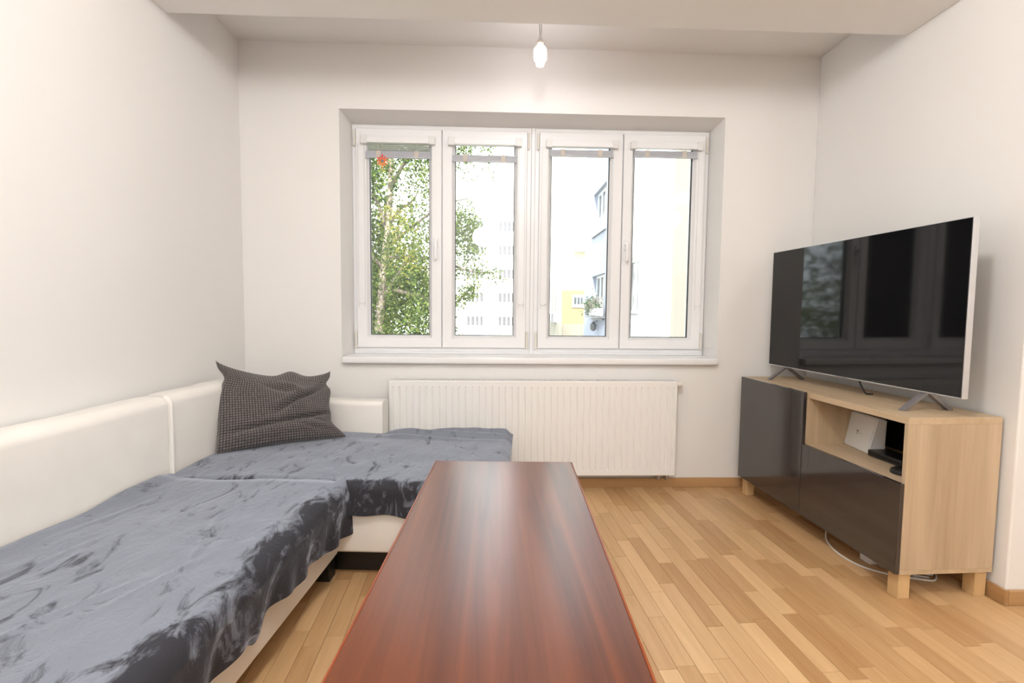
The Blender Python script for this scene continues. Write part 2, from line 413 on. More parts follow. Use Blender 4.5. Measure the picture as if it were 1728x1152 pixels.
# ------------------------------------------------------------------ windows
GY = .232
def make_window(name, x0, x1, sashes):
    w = empty(name); w['kind'] = 'structure'
    bm = B()
    ring_frame(bm, x0, x1, .866, 2.3655, [(0, .30), (0, .213), (.004, .209), (.027, .209), (.030, .212), (.030, .257), (.062, .257), (.062, .30)])
    box(bm, (sashes[0][1]+sashes[1][0])/2-.018, (sashes[0][1]+sashes[1][0])/2+.018, .214, .30, .89, 2.325)
    box(bm, x0+.002, x1-.002, .2065, .30, .8525, .868, bev=.002)
    obj('window_frame', bm, M['pvc'], w)
    for sx0, sx1, gx0, gx1, hinge_side, handle in sashes:
        z0, z1 = .896, 2.335
        gz0 = .977; wl, wr = gx0-sx0, sx1-gx1
        k = (wl+wr)/2
        bm = B(); ring_frame(bm, sx0, sx1, z0, z1, [(0, .255), (0, .193), (.003, .190), (k-.022, .190), (k-.018, .193), (k-.003, .219), (k, .222), (k, .255)])
        s = obj('sash', bm, M['pvc'], w)
        bm = B(); ring_frame(bm, sx0+k-.0015, sx1-k+.0015, z0+k-.0015, z1-k+.0015, [(0, .240), (0, .2205), (.0045, .2205), (.0045, .240)])
        obj('gasket', bm, M['gasket'], s)
        obj('pane', bx(sx0+k, sx1-k, GY, GY+.004, z0+k, z1-k), M['glass'], s)
        hx = sx0-.010 if hinge_side < 0 else sx1+.010
        for zz in (2.222, .905):
            bm = B(); lathe(bm, [(.004, zz-.002), (.0075, zz), (.0075, zz+.098), (.004, zz+.102)], hx, .196, 12)
            if zz < 1: lathe(bm, [(.010, zz-.012), (.010, zz+.006)], hx, .196, 12)
            obj('hinge', bm, M['hinge'], s, smooth=40)
        if handle:
            bm = B(); box(bm, handle-.013, handle+.013, .180, .1905, 1.565, 1.635, bev=.004)
            lathe(bm, [(.009, 0), (.009, .034)], 0, 0, 12, fn=lambda p: Vector((handle+p.x, .182-p.z, 1.60+p.y)))
            box(bm, handle-.010, handle+.010, .140, .156, 1.485, 1.615, bev=.006, seg=3)
            obj('handle', bm, M['pvc'], s, smooth=40)
    return w
S1 = (-.915, -.354, -.833, -.440, -1, -.389); S2 = (-.348, .213, -.266, .129, 1, None)
S3 = (.296, .854, .378, .771, -1, None); S4 = (.861, 1.4165, .943, 1.340, 1, .887)
make_window('window_1', -.944, .243, (S1, S2))
w2 = make_window('window_2', .266, 1.447, (S3, S4))
obj('mullion_cover', bx(.2435, .2655, .206, .30, .853, 2.365, bev=.002), M['pvc'], w2)

# blinds
def make_blind(S, railz, slats, label, loop_side):
    gx0, gx1 = S[2], S[3]; xa, xb = gx0-.042, gx1+.046
    b = thing('window_blind', label, 'blind', ((xa+xb)/2, .19, 2.275), 'venetian blinds on the window sashes')
    obj('headrail', bx(xa+.03, xb-.03, .158, .1895, 2.234, 2.274, bev=.003), M['pvc'], b)
    for x in (xa, xb-.040): obj('end_cap', bx(x, x+.040, .154, .1895, 2.228, 2.279, bev=.003), M['white'], b)
    ra, rb = gx0-.014, gx1+.013
    bm = B(); n = 8; h = .038/n
    for i in range(n):
        z = railz-.019+i*h; box(bm, ra, rb, .170, .1868, z, z+h*.86, bev=.0009, seg=1)
    box(bm, ra-.002, rb+.002, .1695, .187, railz-.024, railz-.019)
    o = obj('slat_stack', bm, M['rail'], b); o['kind'] = 'stuff'
    for t in (.2, .79):
        x = ra+(rb-ra)*t
        obj('clip', bx(x-.015, x+.015, .1675, .1695, railz-.025, railz+.021, bev=.0008), M['clip'], b)
        obj('ladder_cord', tube(B(), [(x, .175, railz+.018), (x, .175, 2.236)], .0011, 6), M['cord'], b)
    for i in range(slats):
        z = railz+.019+(2.234-railz-.019)*(i+.55)/slats
        bm = B()
        for q in (0,):
            box(bm, ra+.012, rb-.006, -.009, .009, -.0007, .0007)
        bmesh.ops.rotate(bm, verts=bm.verts, cent=(0, 0, 0), matrix=Matrix.Rotation(-.30, 3, 'X'))
        bmesh.ops.translate(bm, verts=bm.verts, vec=(0, .1785, z))
        obj('slat', bm, M['slat'], b)
    for x in (gx0-.006, gx1+.006):
        obj('guide_wire', tube(B(), [(x, .187, 2.232), (x, .187, .99)], .0008, 6), M['cord'], b)
    lx = xa-.004 if loop_side < 0 else xb+.004
    pts = [(lx-.02, .184, 2.236), (lx-.021, .182, 1.25), (lx-.016, .181, 1.20), (lx, .180, 1.188), (lx+.016, .181, 1.20), (lx+.021, .182, 1.25), (lx+.02, .184, 2.236)]
    obj('pull_cord', tube(B(), smooth_path(pts, 6), .0016, 6), M['cord'], b)
make_blind(S1, 2.165, 4, 'leftmost venetian blind on the window, a few pale slats still spread above its grey stack', -1)
make_blind(S2, 2.151, 0, 'second venetian blind from the left, its grey stack hanging below a clear gap', 1)
make_blind(S3, 2.198, 0, 'third venetian blind from the left, drawn up tight, over the pane showing the orange facade', -1)
make_blind(S4, 2.203, 0, 'rightmost venetian blind, drawn up tight, above the pane with the window handle beside it', 1)

# lace star ornament
st = thing('star_ornament', 'small red and orange lace star hanging in front of the leftmost window blind', 'ornament', (-.733, .150, 2.113))
def starmat():
    m = bpy.data.materials.new('star_lacquer'); m.use_nodes = True; nt = m.node_tree; p = nt.nodes['Principled BSDF']; N = nt.nodes.new; K = nt.links.new
    tc = N('ShaderNodeTexCoord'); s = N('ShaderNodeSeparateXYZ'); K(tc.outputs['Object'], s.inputs[0])
    mr = N('ShaderNodeMapRange'); mr.inputs['From Min'].default_value = -.05; mr.inputs['From Max'].default_value = .03; K(s.outputs['Z'], mr.inputs['Value'])
    r = N('ShaderNodeValToRGB'); e = r.color_ramp.elements; e[0].color = (.95, .38, .06, 1); e[1].color = (.85, .05, .03, 1); K(mr.outputs[0], r.inputs['Fac'])
    K(r.outputs['Color'], p.inputs['Base Color']); p.inputs['Roughness'].default_value = .4; return m
sm = starmat(); cx, cy, cz = -.733, .150, 2.113
def flat(bm, pts, y0, y1):
    a = [bm.verts.new((x, y0, z)) for x, z in pts]; b = [bm.verts.new((x, y1, z)) for x, z in pts]; n = len(pts)
    bm.faces.new(a); bm.faces.new(b[::-1])
    for k in range(n): bm.faces.new((a[k], b[k], b[(k+1) % n], a[(k+1) % n]))
for k in range(12):
    a = 2*math.pi*k/12; d = (math.sin(a), math.cos(a)); e = (d[1], -d[0])
    P = lambda r, w: (cx+d[0]*r+e[0]*w, cz+d[1]*r+e[1]*w)
    bm = B(); R = .044 if k % 2 == 0 else .037
    if k in (0, 6): R = .05
    flat(bm, [P(.008, 0), P(.017, .0052), P(.024, .002), P(.030, .0058), P(R, 0), P(.030, -.0058), P(.024, -.002), P(.017, -.0052)], cy-.001, cy+.001)
    obj('petal', bm, sm, st)
bm = B(); pts = [(.010*math.cos(2*math.pi*k/12), .010*math.sin(2*math.pi*k/12)) for k in range(12)]
flat(bm, [(cx+x, cz+z) for x, z in pts], cy-.0016, cy+.0016); obj('centre', bm, M['grey'], st)
obj('drop', lathe(B(), [(.001, cz-.062), (.004, cz-.056), (.001, cz-.048)], cx, cy, 10), sm, st, smooth=60)
obj('thread', tube(B(), [(cx, cy, cz+.048), (cx, cy+.008, 2.2), (cx, .1565, 2.277)], .0006, 5), M['cord'], st)

# ------------------------------------------------------------------ radiator
RX, RZ, RY = -.6434, .1106, -.1107
rad = thing('radiator', 'long white panel radiator with vertical grooves on the wall below the window', 'radiator', (RX+.9, -.06, RZ))
def front_panel():
    bm = B(); n = 44; pitch = 1.8/n; xs = []
    for i in range(n):
        x = RX+i*pitch
        xs += [(x, 0), (x+pitch*.36, 0), (x+pitch*.44, 1), (x+pitch*.56, 1), (x+pitch*.64, 0)]
    xs.append((RX+1.8, 0))
    zs = [(RZ, 0, .004), (RZ+.003, 0, 0), (RZ+.032, 0, 0), (RZ+.040, 1, 0), (RZ+.560, 1, 0), (RZ+.568, 0, 0), (RZ+.597, 0, 0), (RZ+.6, 0, .004)]
    V = [[bm.verts.new((x, RY+.0055*g*gz+d, z)) for z, gz, d in zs] for x, g in xs]
    for i in range(len(xs)-1):
        for j in range(len(zs)-1): bm.faces.new((V[i][j], V[i+1][j], V[i+1][j+1], V[i][j+1]))
    # close to a shell 12 mm thick
    bd = [V[i][0] for i in range(len(xs))]+[V[-1][j] for j in range(1, len(zs))]+[V[i][-1] for i in range(len(xs)-2, -1, -1)]+[V[0][j] for j in range(len(zs)-2, 0, -1)]
    bk = [bm.verts.new((v_.co.x, RY+.013, v_.co.z)) for v_ in bd]; n_ = len(bd)
    for k in range(n_): bm.faces.new((bd[k], bk[k], bk[(k+1) % n_], bd[(k+1) % n_]))
    bm.faces.new(bk[::-1]); bmesh.ops.recalc_face_normals(bm, faces=bm.faces)
    return bm
obj('front_panel', front_panel(), M['radiator'], rad)
obj('rear_panel', bx(RX, RX+1.8, -.038, -.026, RZ, RZ+.6, bev=.003), M['radiator'], rad)
bm = B()
for i in range(60): box(bm, RX+.012+i*.0297, RX+.0145+i*.0297, RY+.018, -.040, RZ+.02, RZ+.578)
o = obj('convector_fins', bm, M['radgrey'], rad); o['kind'] = 'stuff'
for x in (RX-.004, RX+1.8): obj('side_cover', bx(x, x+.004, RY+.004, -.026, RZ+.012, RZ+.604, bev=.001), M['radiator'], rad)
bm = B(); z = RZ+.600
box(bm, RX, RX+1.8, RY+.004, RY+.020, z, z+.005); box(bm, RX, RX+1.8, -.042, -.026, z, z+.005)
for i in range(150):
    x = RX+.004+i*.012; box(bm, x, x+.0052, RY+.019, -.041, z+.0005, z+.006)
o = obj('grille', bm, M['radiator'], rad); o['kind'] = 'stuff'
vx = lambda r, z0: (lambda p: Vector((RX+1.803+p.z, -.062+p.x, .690+p.y)))
bm = lathe(B(), [(.012, 0), (.012, .006)], 0, 0, 18, fn=vx(0, 0)); obj('valve_ring', bm, M['black'], rad)
bm = lathe(B(), [(.0165, .006), (.019, .010), (.0185, .042), (.016, .047)], 0, 0, 20, fn=vx(0, 0)); obj('thermostat_head', bm, M['hinge'], rad, smooth=40)
for x in (1.075, 1.128):
    bm = B(); lathe(bm, [(.010, .085), (.013, .088), (.013, .108), (.010, .111)], x, -.055, 14)
    tube(bm, smooth_path([(x, -.055, .088), (x, -.054, .076), (x, -.042, .068), (x, -.001, .068)], 4), .008, 10)
    obj('connection_pipe', bm, M['silver'], rad, smooth=50)
for x in (RX+.25, RX+1.55): obj('wall_bracket', bx(x, x+.03, -.028, -.0005, RZ+.03, RZ+.57), M['radiator'], rad)

# ------------------------------------------------------------------ sectional sofa
SA = .068; SO = Vector((-.6515, -1.10, 0))
su = Vector((math.sin(SA), math.cos(SA), 0)); sv = Vector((math.cos(SA), -math.sin(SA), 0))
def SP(u, v, z):
    p = SO+su*u+sv*v; p.z = z
    p.x = max(p.x, XL+.016); p.y = min(p.y, -.016); return p
sofa = thing('corner_sofa', 'cream leather corner sofa with chaise along the left wall, grey blankets over its seats', 'sofa', SO)
UN, UF, VB, VR = -1.32, .93, -.755, .70
BZ0 = .12
obj('chaise_base', box(B(), UN, -.004, VB-.10, 0, BZ0, .385, bev=.012, seg=3, fn=SP), M['cream'], sofa, smooth=40)
obj('corner_base', box(B(), .002, UF, VB-.10, VR, BZ0, .385, bev=.012, seg=3, fn=SP), M['cream'], sofa, smooth=40)
obj('chaise_mattress', box(B(), UN+.004, -.006, VB+.004, -.006, .386, .418, bev=.012, seg=3, fn=SP), M['cream'], sofa, smooth=40)
obj('corner_mattress', box(B(), .004, UF-.10, VB+.004, VR-.006, .386, .418, bev=.012, seg=3, fn=SP), M['cream'], sofa, smooth=40)
def backrest(u0, u1, v0, v1, z0, z1, along_u, r=.045):
    """upholstered panel with a rounded top; profile across thickness swept along its length"""
    bm = B(); prof = [(0, z0), (0, z0+.12), (.004, (z0+z1)/2), (0, z1-r)]
    for k in range(1, 6):
        a = math.pi/2*k/6; prof.append((r-r*math.cos(a), z1-r+r*math.sin(a)))
    th = (v1-v0) if along_u else (u1-u0); r2 = r*.7
    prof.append((r, z1)); prof.append((th-r2, z1))
    for k in range(1, 5):
        a = math.pi/2*k/5; prof.append((th-r2+r2*math.sin(a), z1-r2+r2*math.cos(a)))
    prof += [(th, z1-r2), (th, z0)]
    n = 26; lo, hi = (u0, u1) if along_u else (v0, v1); V = []
    for i in range(n+1):
        t = i/n; e = min(t, 1-t)*n; sh = 1-(.012 if e < .5 else .003 if e < 1.5 else 0)
        row = []
        for w, z in prof:
            zz = z0+(z-z0)*sh+(vnoise(t*7, z*5, 3)*.006 if z > z0+.05 else 0)
            s = lo+(hi-lo)*t
            row.append(bm.verts.new(SP(s, v1-w, zz) if along_u else SP(u0+w, s, zz)))
        V.append(row)
    m_ = len(prof)
    for i in range(n):
        for k in range(m_): bm.faces.new((V[i][k], V[i+1][k], V[i+1][(k+1) % m_], V[i][(k+1) % m_]))
    bm.faces.new(V[0]); bm.faces.new(V[-1][::-1]); bmesh.ops.recalc_face_normals(bm, faces=bm.faces)
    return bm
obj('chaise_backrest', backrest(UN, .050, VB-.135, VB, .386, .772, True), M['cream'], sofa, smooth=35)
obj('corner_backrest', backrest(.068, .70, VB-.135, VB, .386, .772, True), M['cream'], sofa, smooth=35)
# raised seam strip between the two long backrests
bm = B(); pth = [SP(.059, VB+.001, z) for z in (.40, .5, .6, .70, .735)]+[SP(.059, VB-.010, .757), SP(.059, VB-.022, .766)]
tube(bm, smooth_path(pth, 4), .0095, 10); obj('seam_piping', bm, M['seam'], sofa, smooth=60)
for k in (-1, 1):
    bm = B(); tube(bm, smooth_path([p+su*(.012*k) for p in pth], 4), .0028, 6); obj('stitching', bm, M['cream'], sofa, smooth=60)
obj('window_backrest', backrest(UF-.105, UF+.02, VB-.12, -.055, .386, .612, False, r=.03), M['cream'], sofa, smooth=35)
for u, v in ((.012, -.066), (-1.25, -.045), (UF-.06, VR-.06), (.06, VR-.06), (-1.25, VB-.04)):
    p = SO+su*u+sv*v
    obj('leg', box(B(), u-.032, u+.032, v-.032, v+.032, 0, BZ0, bev=.003, fn=SP), M['blackwood'], sofa)
obj('plinth', box(B(), .085, UF-.1, VB, VR-.10, .001, BZ0-.0005, fn=SP), M['blackwood'], sofa)

# ------------------------------------------------------------------ blankets
def nap_shade_grid(bm, nu, nv, fn, nap_shade):  # stores the drape darkening, nap and painted shade together
    lay = bm.verts.layers.float.new('nap_shade')
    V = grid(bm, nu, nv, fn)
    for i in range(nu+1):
        for j in range(nv+1): V[i][j][lay] = nap_shade(j/nv, V[i][j].co)
def blanket1():
    """over the chaise: lies on the top, rolls over the right edge and hangs with a wavy hem"""
    bm = B(); nu, ns = 150, 96
    TOPW = -VB-.012; R = .045; Z0 = .432
    def hemz(u):
        z = .243+.012*math.sin(u*9.5+.6)+.008*math.sin(u*21+1.9)-.030*math.exp(-((u+.70)/.035)**2)+.022*math.exp(-((u+.80)/.05)**2)
        return z*(1-sstep(-.25, 0, u))+.205*sstep(-.25, 0, u)
    creases = [(-.30, -.30, -.85, -.10, .006), (-.5, -.52, -1.0, -.60, .004), (-.75, -.2, -1.2, -.42, .008), (-.08, -.35, -.42, -.18, .004), (-.62, -.12, -.95, -.22, .006), (-.2, -.6, -.6, -.68, .004)]
    def fn(a, b):
        u = UN+.02+(-UN-.02+.022)*a
        hz = hemz(u); drop = Z0-R-hz; tot = TOPW+R*math.pi/2+drop
        s = tot*b; und = vnoise(u*3, s*4, 1)*.014+vnoise(u*9, s*9, 2)*.006
        if s < TOPW-R*0:
            v = VB+.012+s; z = Z0+und*min(1, s*9)
            # rises a little against the backrest
            z += .022*math.exp(-((s)/.05)**2)*(.5+vnoise(u*5, 0, 9))
            for u0, v0, u1, v1, h in creases:
                dx, dy = u1-u0, v1-v0; L2 = dx*dx+dy*dy; t = ((u-u0)*dx+(v-v0)*dy)/L2
                if 0 < t < 1:
                    d = abs((u-u0)*dy-(v-v0)*dx)/math.sqrt(L2); z += h*math.sin(math.pi*t)*(math.exp(-(d/.010)**2)*1.3-math.exp(-(d/.03)**2)*.5)
            v -= .0
        elif s < TOPW+R*math.pi/2:
            t = (s-TOPW)/R; v = R*math.sin(t); z = Z0-R+R*math.cos(t)+und*.7
        else:
            d = s-TOPW-R*math.pi/2; f = d/max(drop, .01)
            wav = (.010*math.sin(u*23+1.2*math.sin(u*7))+.006*math.sin(u*47+2))*sstep(0, 1, f)
            v = R-.018*f+wav+.004; z = Z0-R-d
            # loose corner flap at the far end
            v += .018*sstep(-.16, 0, u)*f
        v_ = v
        if s < TOPW: v_ = v
        # far edge: a soft lip lying on the other blanket
        e = sstep(-.06, .022, u)
        z -= .013*e if s < TOPW else 0
        return SP(u, max(v_, VB+.010), z)
    nap_shade_grid(bm, nu, ns, fn, lambda b, p: sstep(.72, .86, b+.03*math.sin(p.y*17)+vnoise(p.y*9, b*9, 7)*.10))
    bmesh.ops.recalc_face_normals(bm, faces=bm.faces)
    r = bmesh.ops.solidify(bm, geom=bm.faces[:], thickness=-.006)
    return bm
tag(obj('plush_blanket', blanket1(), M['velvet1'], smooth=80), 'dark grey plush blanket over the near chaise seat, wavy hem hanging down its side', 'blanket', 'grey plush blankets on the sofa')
def blanket2():
    bm = B(); nv, ns = 110, 84
    R = .032; Z0 = .425; U1 = UF-.118
    def fn(a, b):
        v = VB+.014+(VR+.010-VB-.014)*a
        hz = .290+.006*math.sin(v*13)+.005*math.sin(v*31+1); drop = Z0-R-hz
        top = U1-.028+.06*sstep(-.04, .03, v); tot = drop+R*math.pi/2+top; s = tot*b
        endr = sstep(VR-.035, VR+.010, v); zz = 0
        if s < drop:
            f = 1-s/drop; u = -.012-.006*f-.006*math.sin(v*19+math.sin(v*7))*f; z = hz+s
        elif s < drop+R*math.pi/2:
            t = (s-drop)/R; u = -.012+R-R*math.cos(t); z = Z0-R+R*math.sin(t)
        else:
            u = -.012+R+(s-drop-R*math.pi/2); 
            z = Z0+vnoise(v*4, u*4, 5)*.012+vnoise(v*10, u*10, 6)*.005+.004
            # bunched folds near the back edge on the right
            bk = sstep(U1-.16, U1-.02, u)*sstep(-.10, .1, v)
            z += bk*(.016+.012*math.sin(u*70+v*9)+.008*vnoise(v*14, u*30, 8))
            
        u = max(u, .012*0-.03)
        z -= endr*.03 if z > hz+.06 else 0
        if v < 0: # under the near blanket the front stays inside the corner
            if s < drop+R*math.pi/2: u = max(u, .003); z = max(z, Z0-.018)
        return SP(u, v, z)
    nap_shade_grid(bm, nv, ns, fn, lambda b, p: 1-sstep(.10, .20, b+.03*vnoise(p.x*9, b*9, 7)))
    bmesh.ops.recalc_face_normals(bm, faces=bm.faces)
    bmesh.ops.solidify(bm, geom=bm.faces[:], thickness=-.005)
    return bm
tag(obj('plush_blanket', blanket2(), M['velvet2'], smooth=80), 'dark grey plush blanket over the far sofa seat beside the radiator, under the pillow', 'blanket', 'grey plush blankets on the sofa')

# ------------------------------------------------------------------ pillow
def pillow():
    BL, BR_, TL, TR = Vector((-1.352, -.735, .440)), Vector((-.822, -.405, .437)), Vector((-1.440, -.560, .880)), Vector((-.948, -.275, .792))
    wide = (BR_-BL); up = ((TL-BL)+(TR-BR_)); nrm = wide.cross(up).normalized()    # towards the camera side (-y)
    if nrm.y > 0: nrm = -nrm
    n = 64
    def edge(s, t):
        p = BL.lerp(BR_, s).lerp(TL.lerp(TR, s), t)
        # concave sides between the pointed corners
        top = -.062*math.sin(math.pi*s)**.7+.034*math.exp(-((s-.62)/.10)**2)
        bot = .012*math.sin(math.pi*s)
        p = p+Vector((0, 0, 1))*(top*t**2+bot*(1-t)**2)
        inn = math.sin(math.pi*t)**.8
        h = wide.normalized()
        p = p+h*((.010*inn+.030*math.exp(-((t-.80)/.09)**2))*(1-s)**4-(.020+.052*math.exp(-((t-.20)/.13)**2)+.030*math.exp(-((t-.45)/.2)**2)+.040*math.exp(-((t-.82)/.07)**2))*inn*s**4)
        return p
    bm = B(); uvl = bm.loops.layers.uv.new('UVMap')
    def side(sg):
        def fn(a, b):
            p = edge(a, b)
            q = (max(0, math.sin(math.pi*a))*max(0, math.sin(math.pi*b)))**.42
            th = .085*q
            cr = 0
            if sg > 0:
                # deep fold running from low left up to the right-hand ear, and a second roll along the bottom
                def ridge(x0, y0, x1, y1, w):
                    dx, dy = x1-x0, y1-y0; L2 = dx*dx+dy*dy; t = max(0, min(1, ((a-x0)*dx+(b-y0)*dy)/L2))
                    d = (a-x0-dx*t)*dy/math.sqrt(L2)-(b-y0-dy*t)*dx/math.sqrt(L2)
                    e = math.hypot(a-x0-dx*t, b-y0-dy*t)
                    return math.exp(-(e/w)**2)*math.sin(math.pi*(.08+.84*t))
                cr += -.045*ridge(.02, .17, .55, .27, .030)-.048*ridge(.5, .26, .98, .36, .028)
                cr += -.040*ridge(.42, .36, .98, .82, .026)+.016*ridge(.40, .44, .92, .86, .04)
                cr += -.015*ridge(.35, .78, .62, .62, .03)+.014*ridge(.45, .85, .70, .66, .035)
                cr += .020*ridge(.05, .09, .6, .16, .06)+.016*ridge(.55, .15, .95, .22, .05)
                cr += -.014*ridge(.10, .88, .14, .6, .03)-.018*ridge(.62, .20, .92, .10, .02)-.012*ridge(.7, .3, .95, .2, .018)
                cr += vnoise(a*5, b*5, 4)*.012*q
            else: th = .05*q
            p = p+nrm*(sg*th+cr*q)
            p.z = max(p.z, .441); 
            return p
        V = grid(bm, n, n, fn)
        return V
    Vf, Vb = side(1), side(-1)
    bm.faces.ensure_lookup_table()
    idx = {}
    for V, off in ((Vf, 0), (Vb, 2)):
        for i in range(n+1):
            for j in range(n+1): idx[V[i][j]] = (i/n+off*0, j/n)
    for f in bm.faces:
        for l in f.loops: l[uvl].uv = idx[l.vert]
    bmesh.ops.remove_doubles(bm, verts=bm.verts, dist=.0004)
    bmesh.ops.recalc_face_normals(bm, faces=bm.faces)
    return bm
tag(obj('throw_pillow', pillow(), M['corduroy'], smooth=80), 'crumpled brown-grey waffle corduroy pillow propped up in the sofa corner', 'pillow')

# ------------------------------------------------------------------ coffee table
TO = Vector((-.2323, -1.2013, 0)); TA = .0386; TW, TLN, TH = .5509, 1.32, .55
tn = Vector((math.cos(TA), -math.sin(TA), 0)); te = Vector((-math.sin(TA), -math.cos(TA), 0))
def TP(x, y, z): p = TO+tn*x+te*y; p.z = z; return p
tb = thing('coffee_table', 'long polished red mahogany coffee table standing in front of the sofa', 'table', TO+tn*.27+te*.6)
obj('tabletop', box(B(), .006, TW-.006, .006, TLN-.006, TH-.020, TH, bev=.0015, fn=TP), M['table'], tb)
bm = B()
for x0, x1, y0, y1 in ((0, .0058, 0, TLN), (TW-.0058, TW, 0, TLN), (.0058, TW-.0058, 0, .0058), (.0058, TW-.0058, TLN-.0058, TLN)): box(bm, x0, x1, y0, y1, TH-.024, TH-.0005, bev=.0025, fn=TP)
obj('edge_banding', bm, M['table_edge'], tb, smooth=50)
for x, y in ((.05, .06), (TW-.05, .06), (.05, TLN-.06), (TW-.05, TLN-.06)):
    bm = B(); q = [(.020, .0), (.027, TH-.09), (.027, TH-.025)]
    rings = [[bm.verts.new(TP(x+sx*h, y+sy*h, z)) for sx, sy in ((-1, -1), (1, -1), (1, 1), (-1, 1))] for h, z in q]
    for a, b in zip(rings, rings[1:]):
        for k in range(4): bm.faces.new((a[k], a[(k+1) % 4], b[(k+1) % 4], b[k]))
    bm.faces.new(rings[0][::-1]); bm.faces.new(rings[-1]); bmesh.ops.recalc_face_normals(bm, faces=bm.faces)
    obj('leg', bm, M['table_edge'], tb)
bm = B()
for x0, x1, y0, y1 in ((.03, .05, .09, TLN-.09), (TW-.05, TW-.03, .09, TLN-.09), (.08, TW-.08, .04, .06), (.08, TW-.08, TLN-.06, TLN-.04)): box(bm, x0, x1, y0, y1, TH-.09, TH-.0245, fn=TP)
obj('apron', bm, M['table_edge'], tb)

# ------------------------------------------------------------------ TV bench
NB = (1.571, -.1028); NA = .0371; LG = .1086
nc, ns_ = math.cos(NA), math.sin(NA)
def NP(a, b, z): return Vector((NB[0]+b*nc+a*ns_, NB[1]-a*nc+b*ns_, z))
BT = LG+.64
bench = thing('tv_bench', 'light oak TV bench with dark glossy door and drawer against the right wall', 'cabinet', NP(.6, .2, 0))
obj('top_panel', box(B(), 0, 1.2, .0195, .42, BT-.028, BT, bev=.001, fn=NP), M['oak_h'], bench)
obj('bottom_panel', box(B(), 0, 1.2, .0195, .42, LG, LG+.018, bev=.001, fn=NP), M['oak_h'], bench)
for a in (0, 1.182): obj('side_panel', box(B(), a, a+.018, .0195, .42, LG+.0182, BT-.0282, bev=.0008, fn=NP), M['oak_v'], bench)
obj('divider', box(B(), .591, .609, .0195, .415, LG+.0182, BT-.0282, fn=NP), M['oak_v'], bench)
obj('shelf', box(B(), .6092, 1.1818, .0195, .415, .462, .480, bev=.0008, fn=NP), M['oak_h'], bench)
obj('back_panel', box(B(), .0185, 1.1815, .4152, .4195, LG+.0182, BT-.0282, fn=NP), M['black'], bench)
obj('door', box(B(), .001, .601, 0, .0185, LG+.002, BT, bev=.0015, fn=NP), M['doors'], bench)
obj('drawer_front', box(B(), .604, 1.199, 0, .0185, LG+.002, .482, bev=.0015, fn=NP), M['doors'], bench)
for a, b in ((.006, .03), (1.134, .03), (.006, .364), (1.134, .364)):
    obj('leg', box(B(), a, a+.052, b, b+.05, 0, LG-.0004, bev=.002, fn=NP), M['leg_oak'], bench)

# router on the shelf
SZ = .4805
rt = thing('router', 'white wedge-shaped router leaning back inside the open shelf of the TV bench', 'router', NP(.70, .25, SZ))
bm = B(); ya, yb = .20, .29
pts = [(.590, .228, 0), (.790, .200, 0), (.812, .275, 0), (.610, .30, 0), (.598, .262, .175), (.806, .232, .175), (.816, .275, .170), (.616, .30, .170)]
V = [bm.verts.new(NP(a, b, SZ+.0005+z)) for a, b, z in pts]
for f in ((0, 1, 5, 4), (1, 2, 6, 5), (2, 3, 7, 6), (3, 0, 4, 7), (4, 5, 6, 7), (3, 2, 1, 0)): bm.faces.new([V[i] for i in f])
bmesh.ops.recalc_face_normals(bm, faces=bm.faces)
bmesh.ops.bevel(bm, geom=bm.edges[:], offset=.006, segments=3, affect='EDGES')
obj('housing', bm, M['white'], rt, smooth=40)
def RF(s, t, d):     # on the router's sloping face
    p = (Vector(NP(*[pts[0][0], pts[0][1], SZ])).lerp(NP(pts[1][0], pts[1][1], SZ), s)).lerp(NP(pts[4][0], pts[4][1], SZ+.175).lerp(NP(pts[5][0], pts[5][1], SZ+.175), s), t)
    return p+Vector((-1, -.1, .15)).normalized()*d
def fbox(bm, s0, s1, t0, t1, d=.001): box(bm, s0, s1, t0, t1, .0, d, fn=lambda s, t, dd: RF(s, t, dd))
bm = B(); fbox(bm, .42, .50, .50, .525); fbox(bm, .452, .468, .42, .52); fbox(bm, .44, .48, .415, .428); fbox(bm, .42, .431, .475, .505); fbox(bm, .489, .50, .475, .505)
for k in range(3): fbox(bm, .525+k*.03, .540+k*.03, .445, .462)
obj('emblem', bm, M['grey'], rt)
# black boxes beside it
sb = thing('set_top_box', 'flat black set-top box beside the white router on the bench shelf', 'set-top box', NP(.95, .22, SZ))
obj('housing', box(B(), .812, 1.0, .185, .29, SZ+.0008, SZ+.030, bev=.003, fn=NP), M['black'], sb)
obj('front_strip', box(B(), .82, .99, .1835, .185, SZ+.008, SZ+.022, fn=NP), M['screen'], sb)
md = thing('small_receiver', 'small round black device at the right end of the bench shelf', 'receiver', NP(1.07, .15, SZ))
obj('dome', lathe(B(), [(.045, .0005), (.047, .006), (.043, .018), (.030, .024), (.012, .026)], 0, 0, 24, fn=lambda p: NP(1.075+p.x, .125+p.y, SZ+p.z)), M['black'], md, smooth=40)
obj('button', lathe(B(), [(.010, .0262), (.010, .0275)], 0, 0, 14, fn=lambda p: NP(1.075+p.x, .125+p.y, SZ+p.z)), M['screen'], md)
for i, q in enumerate(([(.86, .31, .0), (.9, .36, .08), (.93, .38, .14), (.95, .405, .19)], [(.98, .30, .03), (1.04, .35, .12), (1.10, .38, .09), (1.14, .405, .17)])):
    tag(obj('shelf_cable', tube(B(), smooth_path([NP(a, b, SZ+.0045+z) for a, b, z in q], 8), .0035, 8), M['black'], smooth=60),
        ('thin black cable rising behind the white router', 'thin black cable looping up behind the round receiver')[i], 'cable', 'black cables inside the bench shelf')

